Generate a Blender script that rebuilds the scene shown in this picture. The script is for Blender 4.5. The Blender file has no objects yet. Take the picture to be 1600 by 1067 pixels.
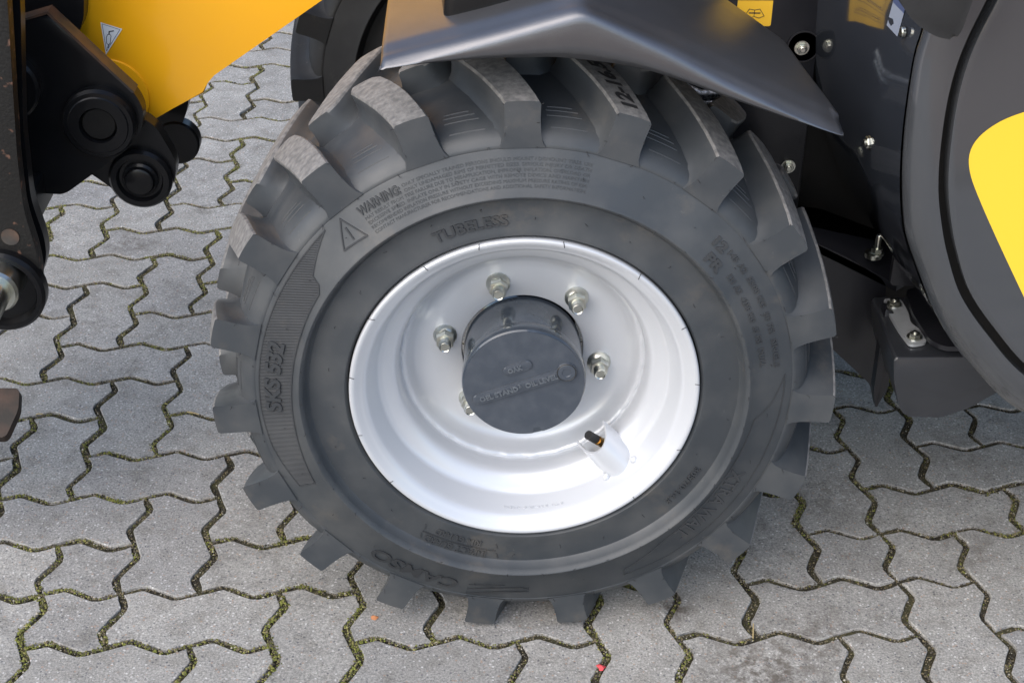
import bpy, bmesh, math, random
import numpy as np
from mathutils import Vector, Matrix

random.seed(7); RNG = np.random.default_rng(7)
S = bpy.context.scene
C = S.collection
R = math.radians

# ---------------------------------------------------------------- camera
YAW, PITCH, ROLL = 0.02643, 0.54943, 0.01528
f = Vector((math.sin(YAW)*math.cos(PITCH), math.cos(YAW)*math.cos(PITCH), -math.sin(PITCH)))
r0 = Vector((math.cos(YAW), -math.sin(YAW), 0)); u0 = r0.cross(f)
rr = r0*math.cos(ROLL)+u0*math.sin(ROLL); uu = -r0*math.sin(ROLL)+u0*math.cos(ROLL)
cam = bpy.data.cameras.new('camera'); co = bpy.data.objects.new('camera', cam); C.objects.link(co)
co.matrix_world = Matrix(((rr.x, uu.x, -f.x, -0.06544), (rr.y, uu.y, -f.y, -1.66387), (rr.z, uu.z, -f.z, 1.49001), (0, 0, 0, 1)))
cam.sensor_width = 36; cam.lens = 55.2966; cam.clip_start = 0.02; cam.clip_end = 2000
S.camera = co
# ---------------------------------------------------------------- sky and sun (open, bright, soft daylight)
SUN_EL, SUN_AZ = 43, 222     # azimuth measured clockwise from +Y
w = bpy.data.worlds.new('World'); S.world = w; w.use_nodes = True
nt = w.node_tree; nt.nodes.clear()
sky = nt.nodes.new('ShaderNodeTexSky'); sky.sky_type = 'NISHITA'; sky.sun_disc = False
sky.sun_elevation = R(SUN_EL); sky.sun_rotation = R(SUN_AZ); sky.air_density = 1.0; sky.dust_density = 1.4; sky.ozone_density = 1.0
bg = nt.nodes.new('ShaderNodeBackground'); bg.inputs[1].default_value = 0.13
out = nt.nodes.new('ShaderNodeOutputWorld')
nt.links.new(sky.outputs[0], bg.inputs[0]); nt.links.new(bg.outputs[0], out.inputs[0])
sl = bpy.data.lights.new('sun', 'SUN'); sl.energy = 1.5; sl.angle = R(75); sl.color = (1, 0.92, 0.81)
so = bpy.data.objects.new('sun', sl); C.objects.link(so)
sd = Vector((math.sin(R(SUN_AZ))*math.cos(R(SUN_EL)), math.cos(R(SUN_AZ))*math.cos(R(SUN_EL)), math.sin(R(SUN_EL))))
so.rotation_euler = sd.to_track_quat('Z', 'Y').to_euler(); so.location = sd*8
S.view_settings.view_transform = 'Standard'; S.view_settings.look = 'None'
S.view_settings.exposure = 1.08; S.view_settings.gamma = 1.0; S.view_settings.use_curve_mapping = False
S.render.engine = 'CYCLES'

# ================================================================ helpers
def nodes(m):
    m.use_nodes = True
    t = m.node_tree; return t, t.nodes['Principled BSDF']

def mat(name, col, rough=0.5, metal=0.0, col2=None, nscale=8.0, nlo=0.4, nhi=0.65, bump=0.0, bscale=200.0, bdist=0.001, coat=0.0, spec=0.5, rvar=0.0, detail=6):
    m = bpy.data.materials.new(name); t, b = nodes(m)
    b.inputs['Base Color'].default_value = (*col, 1); b.inputs['Roughness'].default_value = rough
    b.inputs['Metallic'].default_value = metal; b.inputs['Coat Weight'].default_value = coat
    b.inputs['Coat Roughness'].default_value = 0.06
    b.inputs['Specular IOR Level'].default_value = spec
    geo = t.nodes.new('ShaderNodeNewGeometry')
    if col2:
        n = t.nodes.new('ShaderNodeTexNoise'); n.inputs['Scale'].default_value = nscale; n.inputs['Detail'].default_value = detail
        t.links.new(geo.outputs['Position'], n.inputs['Vector'])
        rp = t.nodes.new('ShaderNodeValToRGB'); rp.color_ramp.elements[0].position = nlo; rp.color_ramp.elements[1].position = nhi
        rp.color_ramp.elements[0].color = (*col, 1); rp.color_ramp.elements[1].color = (*col2, 1)
        t.links.new(n.outputs[0], rp.inputs[0]); t.links.new(rp.outputs[0], b.inputs['Base Color'])
    if rvar:
        n = t.nodes.new('ShaderNodeTexNoise'); n.inputs['Scale'].default_value = nscale*1.7; n.inputs['Detail'].default_value = 5
        t.links.new(geo.outputs['Position'], n.inputs['Vector'])
        mr = t.nodes.new('ShaderNodeMapRange'); mr.inputs[1].default_value = .3; mr.inputs[2].default_value = .7
        mr.inputs[3].default_value = max(0.02, rough-rvar); mr.inputs[4].default_value = min(1, rough+rvar)
        t.links.new(n.outputs[0], mr.inputs[0]); t.links.new(mr.outputs[0], b.inputs['Roughness'])
    if bump:
        n = t.nodes.new('ShaderNodeTexNoise'); n.inputs['Scale'].default_value = bscale; n.inputs['Detail'].default_value = 4
        t.links.new(geo.outputs['Position'], n.inputs['Vector'])
        bp = t.nodes.new('ShaderNodeBump'); bp.inputs['Strength'].default_value = bump; bp.inputs['Distance'].default_value = bdist
        t.links.new(n.outputs[0], bp.inputs['Height']); t.links.new(bp.outputs[0], b.inputs['Normal'])
    return m

def mesh_data(name, verts, faces, mats, smooth=None, midx=None, recalc=True):
    me = bpy.data.meshes.new(name); me.from_pydata([tuple(v) for v in verts], [], [tuple(q) for q in faces])
    for m in (mats if isinstance(mats, (list, tuple)) else [mats]): me.materials.append(m)
    if midx is not None: me.polygons.foreach_set('material_index', midx)
    if recalc:
        bm = bmesh.new(); bm.from_mesh(me); bmesh.ops.recalc_face_normals(bm, faces=bm.faces); bm.to_mesh(me); bm.free()
    if smooth is not None:
        me.polygons.foreach_set('use_smooth', [True]*len(me.polygons)); me.set_sharp_from_angle(angle=R(smooth))
    me.update(); return me

def obj(name, me, parent=None, label=None, loc=None, kind=None):
    o = bpy.data.objects.new(name, me); C.objects.link(o)
    if parent: o.parent = parent
    if loc is not None: o.location = loc
    if label: o['label'] = label
    if kind: o['kind'] = kind
    return o

def part(name, verts, faces, mats, parent, smooth=None, midx=None, label=None, loc=None, kind=None, recalc=True):
    return obj(name, mesh_data(name, verts, faces, mats, smooth, midx, recalc), parent, label, loc, kind)

def from_bm(name, bm, mats, parent, smooth=35, label=None, loc=None):
    bmesh.ops.recalc_face_normals(bm, faces=bm.faces)
    me = bpy.data.meshes.new(name); bm.to_mesh(me); bm.free()
    for m in (mats if isinstance(mats, (list, tuple)) else [mats]): me.materials.append(m)
    if smooth is not None:
        me.polygons.foreach_set('use_smooth', [True]*len(me.polygons)); me.set_sharp_from_angle(angle=R(smooth))
    return obj(name, me, parent, label, loc)

def bm_prism(bm, poly, y0, y1, bev=0.0, segs=2, mi=0, dx=0.0, dz=0.0):
    """polygon in (x, z) carried from y0 to y1"""
    a = [bm.verts.new((x, y0, z)) for x, z in poly]; b = [bm.verts.new((x+dx, y1, z+dz)) for x, z in poly]
    n = len(poly); fs = [bm.faces.new(a), bm.faces.new(b[::-1])]
    for i in range(n): fs.append(bm.faces.new((a[i], b[i], b[(i+1) % n], a[(i+1) % n])))
    for q in fs: q.material_index = mi
    if bev:
        es = list({e for q in fs[:2] for e in q.edges})
        r = bmesh.ops.bevel(bm, geom=es, offset=bev, segments=segs, profile=0.5, affect='EDGES', clamp_overlap=True)
        for q in r['faces']: q.material_index = mi

def prism(name, poly, y0, y1, m, parent, bev=0.003, label=None, smooth=35, dx=0, dz=0):
    bm = bmesh.new(); bm_prism(bm, poly, y0, y1, bev, dx=dx, dz=dz); return from_bm(name, bm, m, parent, smooth, label)

def bm_lathe(bm, prof, cx=0., cz=0., segs=48, mi=0, axis='Y', cy=0., phase=0., cap=True):
    """profile [(radius, along-axis)], revolved round an axis through the centre"""
    rings = []
    for r, t in prof:
        ring = []
        for k in range(segs):
            a = 2*math.pi*k/segs+phase
            if axis == 'Y': v = (cx+r*math.cos(a), t, cz+r*math.sin(a))
            else: v = (cx+r*math.cos(a), cy+r*math.sin(a), t)
            ring.append(bm.verts.new(v))
        rings.append(ring)
    for A, B in zip(rings, rings[1:]):
        for k in range(segs):
            q = bm.faces.new((A[k], A[(k+1) % segs], B[(k+1) % segs], B[k])); q.material_index = mi
    if cap:
        for ring in (rings[0], rings[-1]):
            q = bm.faces.new(ring); q.material_index = mi

def lathe(name, prof, m, parent, cx=0., cz=0., segs=48, smooth=30, label=None, axis='Y', cy=0., cap=True, loc=None):
    bm = bmesh.new(); bm_lathe(bm, prof, cx, cz, segs, 0, axis, cy, 0, cap); return from_bm(name, bm, m, parent, smooth, label, loc)

def bm_tube(bm, pts, rad, segs=10, mi=0):
    pts = [Vector(p) for p in pts]; rings = []
    for i, p in enumerate(pts):
        d = (pts[min(i+1, len(pts)-1)]-pts[max(i-1, 0)]).normalized()
        a = d.orthogonal().normalized()
        if i: a = (prev-d*prev.dot(d)).normalized()
        prev = a; b = d.cross(a)
        rings.append([bm.verts.new(p+a*(rad*math.cos(2*math.pi*k/segs))+b*(rad*math.sin(2*math.pi*k/segs))) for k in range(segs)])
    for A, B in zip(rings, rings[1:]):
        for k in range(segs): bm.faces.new((A[k], A[(k+1) % segs], B[(k+1) % segs], B[k])).material_index = mi
    bm.faces.new(rings[0]).material_index = mi; bm.faces.new(rings[-1]).material_index = mi

def smooth_curve(pts, n):
    """Catmull-Rom through pts, resampled to n points evenly by length"""
    P = [np.array(q, float) for q in pts]; P = [2*P[0]-P[1]]+P+[2*P[-1]-P[-2]]
    o = []
    for i in range(1, len(P)-2):
        for t in np.linspace(0, 1, 24, endpoint=False):
            a, b, c, d = P[i-1], P[i], P[i+1], P[i+2]
            o.append(0.5*((2*b)+(-a+c)*t+(2*a-5*b+4*c-d)*t*t+(-a+3*b-3*c+d)*t**3))
    o.append(P[-2]); o = np.array(o)
    L = np.concatenate([[0], np.cumsum(np.linalg.norm(np.diff(o, axis=0), axis=1))])
    s = np.linspace(0, L[-1], n)
    return np.stack([np.interp(s, L, o[:, k]) for k in range(o.shape[1])], -1)

def rounded(poly, rad, n=4):
    """round the corners of a polygon in its plane"""
    o = []
    for i in range(len(poly)):
        p0, p1, p2 = (np.array(poly[(i+k-1) % len(poly)], float) for k in range(3))
        a, b = p0-p1, p2-p1; la, lb = np.linalg.norm(a), np.linalg.norm(b)
        d = min(rad, la*0.45, lb*0.45); s, e = p1+a/la*d, p1+b/lb*d
        for t in np.linspace(0, 1, n+1): o.append(tuple((1-t)**2*s+2*t*(1-t)*p1+t*t*e))
    return o

_txt = {}
def text2d(body, size, bold=0.0, shear=0.0, spacing=1.0):
    """flat lettering as (verts 2-D, faces) with its left end at x=0; returns width too"""
    key = (body, size, bold, shear, spacing)
    if key in _txt: return _txt[key]
    cu = bpy.data.curves.new('t', 'FONT'); cu.body = body; cu.size = size; cu.resolution_u = 4 if size > .012 else 2; cu.offset = bold; cu.shear = shear; cu.space_character = spacing
    cu.fill_mode = 'FRONT'
    o = bpy.data.objects.new('t', cu); C.objects.link(o)
    dg = bpy.context.evaluated_depsgraph_get(); me = o.evaluated_get(dg).to_mesh()
    bm = bmesh.new(); bm.from_mesh(me); bmesh.ops.remove_doubles(bm, verts=bm.verts, dist=1e-6)
    bm.verts.index_update()
    V = [(v.co.x, v.co.y) for v in bm.verts]; F = [[v.index for v in q.verts] for q in bm.faces]; bm.free()
    o.evaluated_get(dg).to_mesh_clear(); bpy.data.objects.remove(o); bpy.data.curves.remove(cu)
    xs = [v[0] for v in V]; x0 = min(xs); V = [(x-x0, y) for x, y in V]
    _txt[key] = (V, F, max(xs)-x0); return _txt[key]

def emboss(V, F, place, hgt, verts, faces):
    """place(x, y, lift) -> 3-D; adds a raised flat shape with side walls"""
    b = len(verts); n = len(V)
    verts += [place(x, y, hgt) for x, y in V]; verts += [place(x, y, -0.0006) for x, y in V]
    cnt = {}
    for q in F:
        faces.append([b+i for i in q])
        for i in range(len(q)):
            e = (q[i], q[(i+1) % len(q)]); cnt[e] = cnt.get(e, 0)+1
    for (i, j) in cnt:
        if (j, i) not in cnt: faces.append([b+j, b+i, b+n+i, b+n+j])

def stroke2d(pts, wd, closed=False):
    V = []; F = []
    P = [np.array(q, float) for q in pts]
    if closed: P.append(P[0])
    for a, b in zip(P, P[1:]):
        d = (b-a)/max(1e-9, np.linalg.norm(b-a)); nn = np.array([-d[1], d[0]])*wd/2; a2, b2 = a-d*wd/2, b+d*wd/2
        k = len(V); V += [tuple(a2+nn), tuple(a2-nn), tuple(b2-nn), tuple(b2+nn)]; F.append([k, k+1, k+2, k+3])
    return V, F

# ================================================================ materials
def concrete():
    m = bpy.data.materials.new('concrete_paver'); t, b = nodes(m); L = t.links
    geo = t.nodes.new('ShaderNodeNewGeometry'); oi = t.nodes.new('ShaderNodeObjectInfo')
    def noise(sc, det=4, rough=.55):
        n = t.nodes.new('ShaderNodeTexNoise'); n.inputs['Scale'].default_value = sc; n.inputs['Detail'].default_value = det; n.inputs['Roughness'].default_value = rough
        L.new(geo.outputs['Position'], n.inputs['Vector']); return n.outputs[0]
    def ramp(src, stops):
        r = t.nodes.new('ShaderNodeValToRGB'); e = r.color_ramp.elements
        while len(e) < len(stops): e.new(0.5)
        for k, (p, c) in enumerate(stops): e[k].position = p; e[k].color = (*c, 1)
        L.new(src, r.inputs[0]); return r.outputs[0]
    def mix(fac, a, bb, mode='MIX'):
        x = t.nodes.new('ShaderNodeMix'); x.data_type = 'RGBA'; x.blend_type = mode
        if isinstance(fac, float): x.inputs[0].default_value = fac
        else: L.new(fac, x.inputs[0])
        L.new(a, x.inputs[6])
        if isinstance(bb, tuple): x.inputs[7].default_value = (*bb, 1)
        else: L.new(bb, x.inputs[7])
        return x.outputs[2]
    base = ramp(noise(9, 6), [(.3, (.272, .264, .247)), (.5, (.314, .306, .289)), (.72, (.36, .350, .331))])
    grain = ramp(noise(300, 4, .75), [(.30, (.40, .40, .41)), (.44, (.82, .82, .82)), (.56, (1.10, 1.10, 1.09)), (.70, (1.6, 1.58, 1.55))])
    col = mix(1.0, base, grain, 'MULTIPLY')
    # single chippings: voronoi cells, a few of them white, dark or rusty
    vo = t.nodes.new('ShaderNodeTexVoronoi'); vo.inputs['Scale'].default_value = 260; L.new(geo.outputs['Position'], vo.inputs['Vector'])
    sp = t.nodes.new('ShaderNodeSeparateColor'); L.new(vo.outputs['Color'], sp.inputs[0])
    chip = ramp(sp.outputs[0], [(0, (.12, .12, .13)), (.05, (.14, .14, .15)), (.06, (.3, .3, .3)), (.88, (.3, .3, .3)), (.89, (.34, .25, .2)), (.93, (.36, .27, .21)), (.94, (.52, .51, .5)), (1, (.60, .59, .57))])
    msk = ramp(sp.outputs[0], [(.05, (1, 1, 1)), (.06, (0, 0, 0)), (.88, (0, 0, 0)), (.89, (1, 1, 1))])
    dm = t.nodes.new('ShaderNodeMath'); dm.operation = 'LESS_THAN'; dm.inputs[1].default_value = .42; L.new(vo.outputs['Distance'], dm.inputs[0])
    mm = t.nodes.new('ShaderNodeMath'); mm.operation = 'MULTIPLY'; L.new(dm.outputs[0], mm.inputs[0]); L.new(msk, mm.inputs[1])
    m2 = t.nodes.new('ShaderNodeMath'); m2.operation = 'MULTIPLY'; m2.inputs[1].default_value = .9; L.new(mm.outputs[0], m2.inputs[0])
    col = mix(m2.outputs[0], col, chip)
    # per-stone tint
    ad = t.nodes.new('ShaderNodeMath'); ad.operation = 'ADD'; L.new(oi.outputs['Random'], ad.inputs[0]); L.new(geo.outputs['Random Per Island'], ad.inputs[1])
    fr = t.nodes.new('ShaderNodeMath'); fr.operation = 'FRACT'; L.new(ad.outputs[0], fr.inputs[0])
    col = mix(1.0, col, ramp(fr.outputs[0], [(0, (.88, .88, .90)), (.5, (1, .99, .98)), (1, (1.08, 1.07, 1.06))]), 'MULTIPLY')
    # blotchy weathering and brown dirt
    col = mix(1.0, col, ramp(noise(26, 8, .65), [(.36, (.80, .79, .77)), (.5, (1, 1, 1)), (.7, (1.05, 1.05, 1.04))]), 'MULTIPLY')
    # individual old stains (oil, tyre dirt): centre x, y, radius
    for sx, sy, srad, k in ((-0.759, 1.144, .075, .6), (0.325, -.085, .11, .85), (0.213, .045, .045, 1.), (0.42, -.02, .08, .6), (.68, .172, .06, .5), (.50, .30, .09, .45), (.33, .23, .07, .45), (.72, .43, .1, .4)):
        vd = t.nodes.new('ShaderNodeVectorMath'); vd.operation = 'DISTANCE'; vd.inputs[1].default_value = (sx, sy, 0); L.new(geo.outputs['Position'], vd.inputs[0])
        mr = t.nodes.new('ShaderNodeMapRange'); mr.inputs[1].default_value = srad; mr.inputs[2].default_value = srad*.25; mr.inputs[3].default_value = 0; mr.inputs[4].default_value = 1
        L.new(vd.outputs['Value'], mr.inputs[0])
        nz = ramp(noise(55 if srad > .06 else 38, 8, .7), [(.43, (0, 0, 0)), (.58, (1, 1, 1))])
        q = t.nodes.new('ShaderNodeMath'); q.operation = 'MULTIPLY'; L.new(mr.outputs[0], q.inputs[0]); L.new(nz, q.inputs[1])
        q2 = t.nodes.new('ShaderNodeMath'); q2.operation = 'MULTIPLY'; q2.inputs[1].default_value = k; L.new(q.outputs[0], q2.inputs[0])
        col = mix(q2.outputs[0], col, (.105, .088, .072))
    L.new(col, b.inputs['Base Color']); b.inputs['Roughness'].default_value = .88; b.inputs['Specular IOR Level'].default_value = .3
    bp = t.nodes.new('ShaderNodeBump'); bp.inputs['Strength'].default_value = .8; bp.inputs['Distance'].default_value = .0014
    L.new(noise(380, 4, .7), bp.inputs['Height'])
    bp2 = t.nodes.new('ShaderNodeBump'); bp2.inputs['Strength'].default_value = .25; bp2.inputs['Distance'].default_value = .003
    L.new(noise(45, 4), bp2.inputs['Height']); L.new(bp.outputs[0], bp2.inputs['Normal']); L.new(bp2.outputs[0], b.inputs['Normal'])
    return m

def attr_mat(name, attr, rough):
    m = bpy.data.materials.new(name); t, b = nodes(m)
    a = t.nodes.new('ShaderNodeAttribute'); a.attribute_name = attr; t.links.new(a.outputs['Color'], b.inputs['Base Color'])
    b.inputs['Roughness'].default_value = rough; b.inputs['Specular IOR Level'].default_value = .15; return m

def rubber(name, col, dust, lo, hi, rough=.62, scale=14, bump=.15, bs=500, knurl=False):
    m = mat(name, col, rough, 0, dust, scale, lo, hi, 0, spec=.42, rvar=.08, detail=8)
    t = m.node_tree; b = t.nodes['Principled BSDF']; geo = t.nodes.new('ShaderNodeNewGeometry')
    # dried dirt: sparse brownish smears and fine pale scuffs
    for sc, lo_, hi_, cc, amt in ((11, .58, .74, (.12, .105, .088), .55), (75, .66, .74, (.16, .155, .15), .5)):
        n2 = t.nodes.new('ShaderNodeTexNoise'); n2.inputs['Scale'].default_value = sc; n2.inputs['Detail'].default_value = 9; n2.inputs['Roughness'].default_value = .68
        ad2 = t.nodes.new('ShaderNodeVectorMath'); ad2.operation = 'ADD'; ad2.inputs[1].default_value = (3.1, 7.7, 1.3)
        t.links.new(geo.outputs['Position'], ad2.inputs[0]); t.links.new(ad2.outputs[0], n2.inputs['Vector'])
        mr2 = t.nodes.new('ShaderNodeMapRange'); mr2.inputs[1].default_value = lo_; mr2.inputs[2].default_value = hi_; mr2.inputs[4].default_value = amt
        t.links.new(n2.outputs[0], mr2.inputs[0])
        mx = t.nodes.new('ShaderNodeMix'); mx.data_type = 'RGBA'; src_ = b.inputs['Base Color'].links[0].from_socket
        t.links.new(mr2.outputs[0], mx.inputs[0]); t.links.new(src_, mx.inputs[6]); mx.inputs[7].default_value = (*cc, 1)
        t.links.new(mx.outputs[2], b.inputs['Base Color'])
    if knurl:
        mp = t.nodes.new('ShaderNodeMapping'); mp.inputs['Rotation'].default_value = (0, R(8), 0)
        wv = t.nodes.new('ShaderNodeTexWave'); wv.bands_direction = 'Z'; wv.inputs['Scale'].default_value = 150; wv.inputs['Distortion'].default_value = 0
        t.links.new(geo.outputs['Position'], mp.inputs[0]); t.links.new(mp.outputs[0], wv.inputs['Vector']); src = wv.outputs['Fac']
        bd, st = .0012, .8
    else:
        n = t.nodes.new('ShaderNodeTexNoise'); n.inputs['Scale'].default_value = bs; n.inputs['Detail'].default_value = 3
        t.links.new(geo.outputs['Position'], n.inputs['Vector']); src = n.outputs[0]; bd, st = .0006, bump
    bp = t.nodes.new('ShaderNodeBump'); bp.inputs['Strength'].default_value = st; bp.inputs['Distance'].default_value = bd
    t.links.new(src, bp.inputs['Height']); t.links.new(bp.outputs[0], b.inputs['Normal']); return m

M = {}
M['paver'] = concrete()
M['soil'] = mat('joint_soil', (.045, .04, .03), .95, 0, (.09, .085, .045), 30, .4, .65, 1.0, 260, .004, spec=.1)
M['moss'] = attr_mat('joint_moss', 'tint', .95)
M['yard'] = mat('far_yard', (.27, .195, .15), .95, 0, (.33, .245, .19), 1.3, .35, .7, .5, 60, .01, spec=.1)
M['rubber'] = rubber('tyre_rubber', (.043, .0485, .0545), (.082, .084, .085), .42, .80, .47)
M['rubber_edge'] = rubber('tyre_lettering', (.034, .037, .041), (.056, .058, .06), .45, .8, .5)
M['rubber_dark'] = rubber('tyre_name', (.026, .028, .031), (.040, .042, .044), .45, .8, .5)
M['rubber_knurl'] = rubber('tyre_knurl', (.040, .043, .047), (.062, .065, .068), .45, .8, knurl=True)
M['tread'] = rubber('worn_tread_face', (.12, .119, .118), (.225, .218, .211), .34, .68, .9, 120, 1.0, 420)
M['tread_dark'] = mat('tread_print', (.02, .02, .022), .7)
M['rubber_shade'] = rubber('tyre_rubber_shaded', (.012, .012, .0125), (.022, .022, .0225), .45, .8)  # darker copy of the tyre rubber, shade painted in for the far wheel
M['rim'] = mat('silver_rim_paint', (.57, .585, .615), .36, .26, (.60, .615, .64), 6, .3, .7, .05, 700, .0004, coat=.35, spec=.5)
M['zinc'] = mat('zinc_plated_steel', (.62, .62, .57), .28, 1.0, (.52, .53, .46), 60, .35, .7, .2, 900, .0003)
M['hub'] = mat('hub_paint', (.035, .045, .060), .12, 0, (.055, .066, .082), 40, .4, .7, .12, 350, .0008, coat=.5)
M['hubface'] = mat('hub_cast_face', (.050, .060, .076), .27, 0, (.066, .076, .092), 50, .4, .7, .25, 420, .0006, coat=.35)
M['hubworn'] = mat('worn_cast_letters', (.10, .115, .135), .3, .2, (.16, .175, .19), 300, .4, .7)
M['strap'] = mat('galvanised_strap', (.50, .52, .54), .35, .45, (.42, .44, .46), 40, .4, .7)
M['foot'] = mat('black_plate_brown_reflection', (.014, .0115, .010), .45, 0, (.05, .028, .02), 22, .45, .7, .3, 300, .0006, spec=.25)  # black plate with a brownish reflection put into its colour
M['brass'] = mat('brass', (.55, .36, .15), .3, 1.0)
M['blackplastic'] = mat('black_plastic', (.014, .014, .0145), .55, 0, (.022, .022, .022), 20, .4, .7, .5, 700, .0006)
M['fender'] = mat('dark_grey_fender_paint', (.155, .157, .168), .32, .80, (.17, .171, .18), 30, .4, .7, .35, 900, .0005, coat=.0)
M['anthracite'] = mat('anthracite_panel', (.090, .095, .103), .18, .5, (.096, .101, .109), 3, .4, .7, .03, 30, .002, coat=.7)
M['gloss'] = mat('gloss_dark_panel', (.026, .030, .038), .10, 0, (.032, .036, .044), 3, .4, .7, .06, 22, .004, coat=1.0)
M['bracket'] = mat('anthracite_bracket', (.024, .026, .031), .30, 0, (.029, .031, .036), 9, .4, .7, .15, 500, .0005, coat=.3)
M['frame'] = mat('black_frame_paint', (.008, .0085, .0115), .34, 0, (.018, .018, .022), 8, .4, .7, .2, 300, .0006, coat=.1)
M['black'] = mat('black_steel_paint', (.006, .0062, .007), .30, 0, (.009, .009, .010), 12, .4, .7, .15, 500, .0005, coat=.12, spec=.2)
M['blackdull'] = mat('dull_black_steel', (.008, .0078, .0076), .5, 0, (.013, .012, .011), 25, .45, .75, .3, 300, .0008, spec=.22)
M['rust'] = mat('rusty_black_plate', (.010, .0095, .009), .5, 0, (.12, .065, .045), 60, .60, .67, .5, 200, .0015, detail=9, spec=.25)
M['edge'] = mat('bare_plate_edge', (.035, .03, .027), .35, .1, (.10, .055, .035), 30, .4, .6, .2, 300, .0006)
M['yellow'] = mat('signal_yellow_paint', (.93, .43, .008), .30, 0, (.94, .44, .010), 2, .3, .7, .05, 120, .0008, coat=.35)
M['decal'] = mat('yellow_decal', (.86, .57, .04), .35, coat=.2)
M['white'] = mat('white_sticker', (.78, .79, .80), .4)
M['pale'] = mat('reflection_pale', (.22, .25, .31), .4)  # pale part of a painted reflection on the return panel
M['ink'] = mat('sticker_ink', (.02, .022, .03), .5)
M['sticker'] = mat('yellow_sticker', (.80, .47, .03), .4)
M['blue'] = mat('reflection_blue', (.05, .075, .16), .35)  # blue part of the same painted reflection
M['hose'] = mat('braided_hose', (.55, .57, .60), .35, .8, (.2, .21, .22), 300, .45, .55, .6, 600, .001)
M['orange'] = mat('orange_lens', (.75, .26, .02), .15, coat=.6)
M['leaf'] = mat('red_leaf_scrap', (.55, .05, .06), .7)
M['straw'] = mat('dry_straw', (.45, .34, .17), .8)
M['leafo'] = mat('dry_leaf', (.42, .17, .07), .8)

# ================================================================ ground and paving
U = 0.1125; OX, OY, TH = -0.81058, 0.63495, 0.01976
ct, st = math.cos(TH), math.sin(TH)
def G(c, r, z=0.0): return (OX+ct*c*U-st*r*U, OY+st*c*U+ct*r*U, z)

gs = 400
part('ground', [(-gs, -gs, -.03), (gs, -gs, -.03), (gs, gs, -.03), (-gs, gs, -.03)], [(0, 1, 2, 3)], M['yard'], None, kind='structure', recalc=False)
c0, c1, r0_, r1_ = -22, 36, -20, 40
bed = part('pavement', [G(c0, r0_, -.0052), G(c1, r0_, -.0052), G(c1, r1_, -.0052), G(c0, r1_, -.0052)], [(0, 1, 2, 3)], M['soil'], None, kind='structure', recalc=False)

WT = [(0, 0), (.13, .05), (.25, .095), (.32, .092), (.41, .046), (.5, 0), (.59, -.046), (.68, -.092), (.75, -.095), (.87, -.05)]
def outline(wc, hc):
    P = []
    for i in range(wc): P += [(i+t, o) for t, o in WT]
    for j in range(hc): P += [(wc-o, j+t) for t, o in WT]
    for i in range(wc): P += [(wc-(i+t), hc-o) for t, o in WT]           # walked backwards: the wave flips sign
    for j in range(hc): P += [(o, hc-(j+t)) for t, o in WT]
    return np.array(P, float)
def paver_mesh(wc, hc, seed, lod=False):
    g = np.random.default_rng(seed)
    P = outline(wc, hc)
    if lod: P = P[::2]
    n = len(P)
    tang = np.roll(P, -1, 0)-np.roll(P, 1, 0); tang /= np.linalg.norm(tang, axis=1)[:, None]
    nin = np.stack([-tang[:, 1], tang[:, 0]], -1)
    wob = np.convolve(np.tile(g.normal(0, .010, n), 3), [.25, .5, .25], 'same')[n:2*n]
    ctr = np.array([wc/2, hc/2])
    rings = [(.047, -.03), (.047, -.0018), (.0495, -.0005), (.056, 0.0)] if not lod else [(.048, -.03), (.048, -.001), (.056, 0)]
    V, F = [], []
    for ins, z in rings:
        Q = P+nin*(ins+wob*(1 if z < -.001 else .6))[:, None]
        V += [((x-ctr[0])*U, (y-ctr[1])*U, z) for x, y in Q]
    for k in range(len(rings)-1):
        for i in range(n):
            j = (i+1) % n; F.append((k*n+i, k*n+j, (k+1)*n+j, (k+1)*n+i))
    b = (len(rings)-1)*n; F.append(tuple(range(b, b+n)))
    return V, F
stones = []      # (col, row, wide, high)
SPLIT = {(11, -5, 2, 1), (1, -6, 1, 2), (-2, -7, 2, 1)}
for r in range(r0_, r1_-1):
    for c in range(c0, c1-1):
        if (c-r) % 4 == 0: s = (c, r, 2, 1)
        elif (c+1-r) % 4 == 0: s = (c, r, 1, 2)
        else: continue
        if s in SPLIT:
            stones.append((c, r, 1, 1)); stones.append((c+1, r, 1, 1) if s[2] == 2 else (c, r+1, 1, 1))
        else: stones.append(s)
def seen(s):
    x, y, _ = G(s[0]+s[2]/2, s[1]+s[3]/2)
    if y < -.30 or y > 2.85: return False
    d = y+1.66                                  # the strip of yard the picture looks onto
    half = .47*math.hypot(d, 1.49)*.81+.16
    xc = -.065+.026*d
    if not xc-half < x < xc+half: return False
    if y > .62 and x > -.30: return False       # under and behind the machine
    return True
def flat_tops(me):
    for q in me.polygons:
        if len(q.vertices) > 8: q.use_smooth = False
    return me
variants = {k: [flat_tops(mesh_data('paver', *paver_mesh(k[0], k[1], 10*i+k[0]), M['paver'], 50)) for i in range(5)] for k in ((2, 1), (1, 2), (1, 1))}
lodv = {k: [np.array(a) if q == 0 else a for q, a in enumerate(paver_mesh(k[0], k[1], 5, True))] for k in ((2, 1), (1, 2), (1, 1))}
near = [s for s in stones if seen(s)]
FV, FF = [], []; nseen = 0
nset = set(near)
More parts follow.
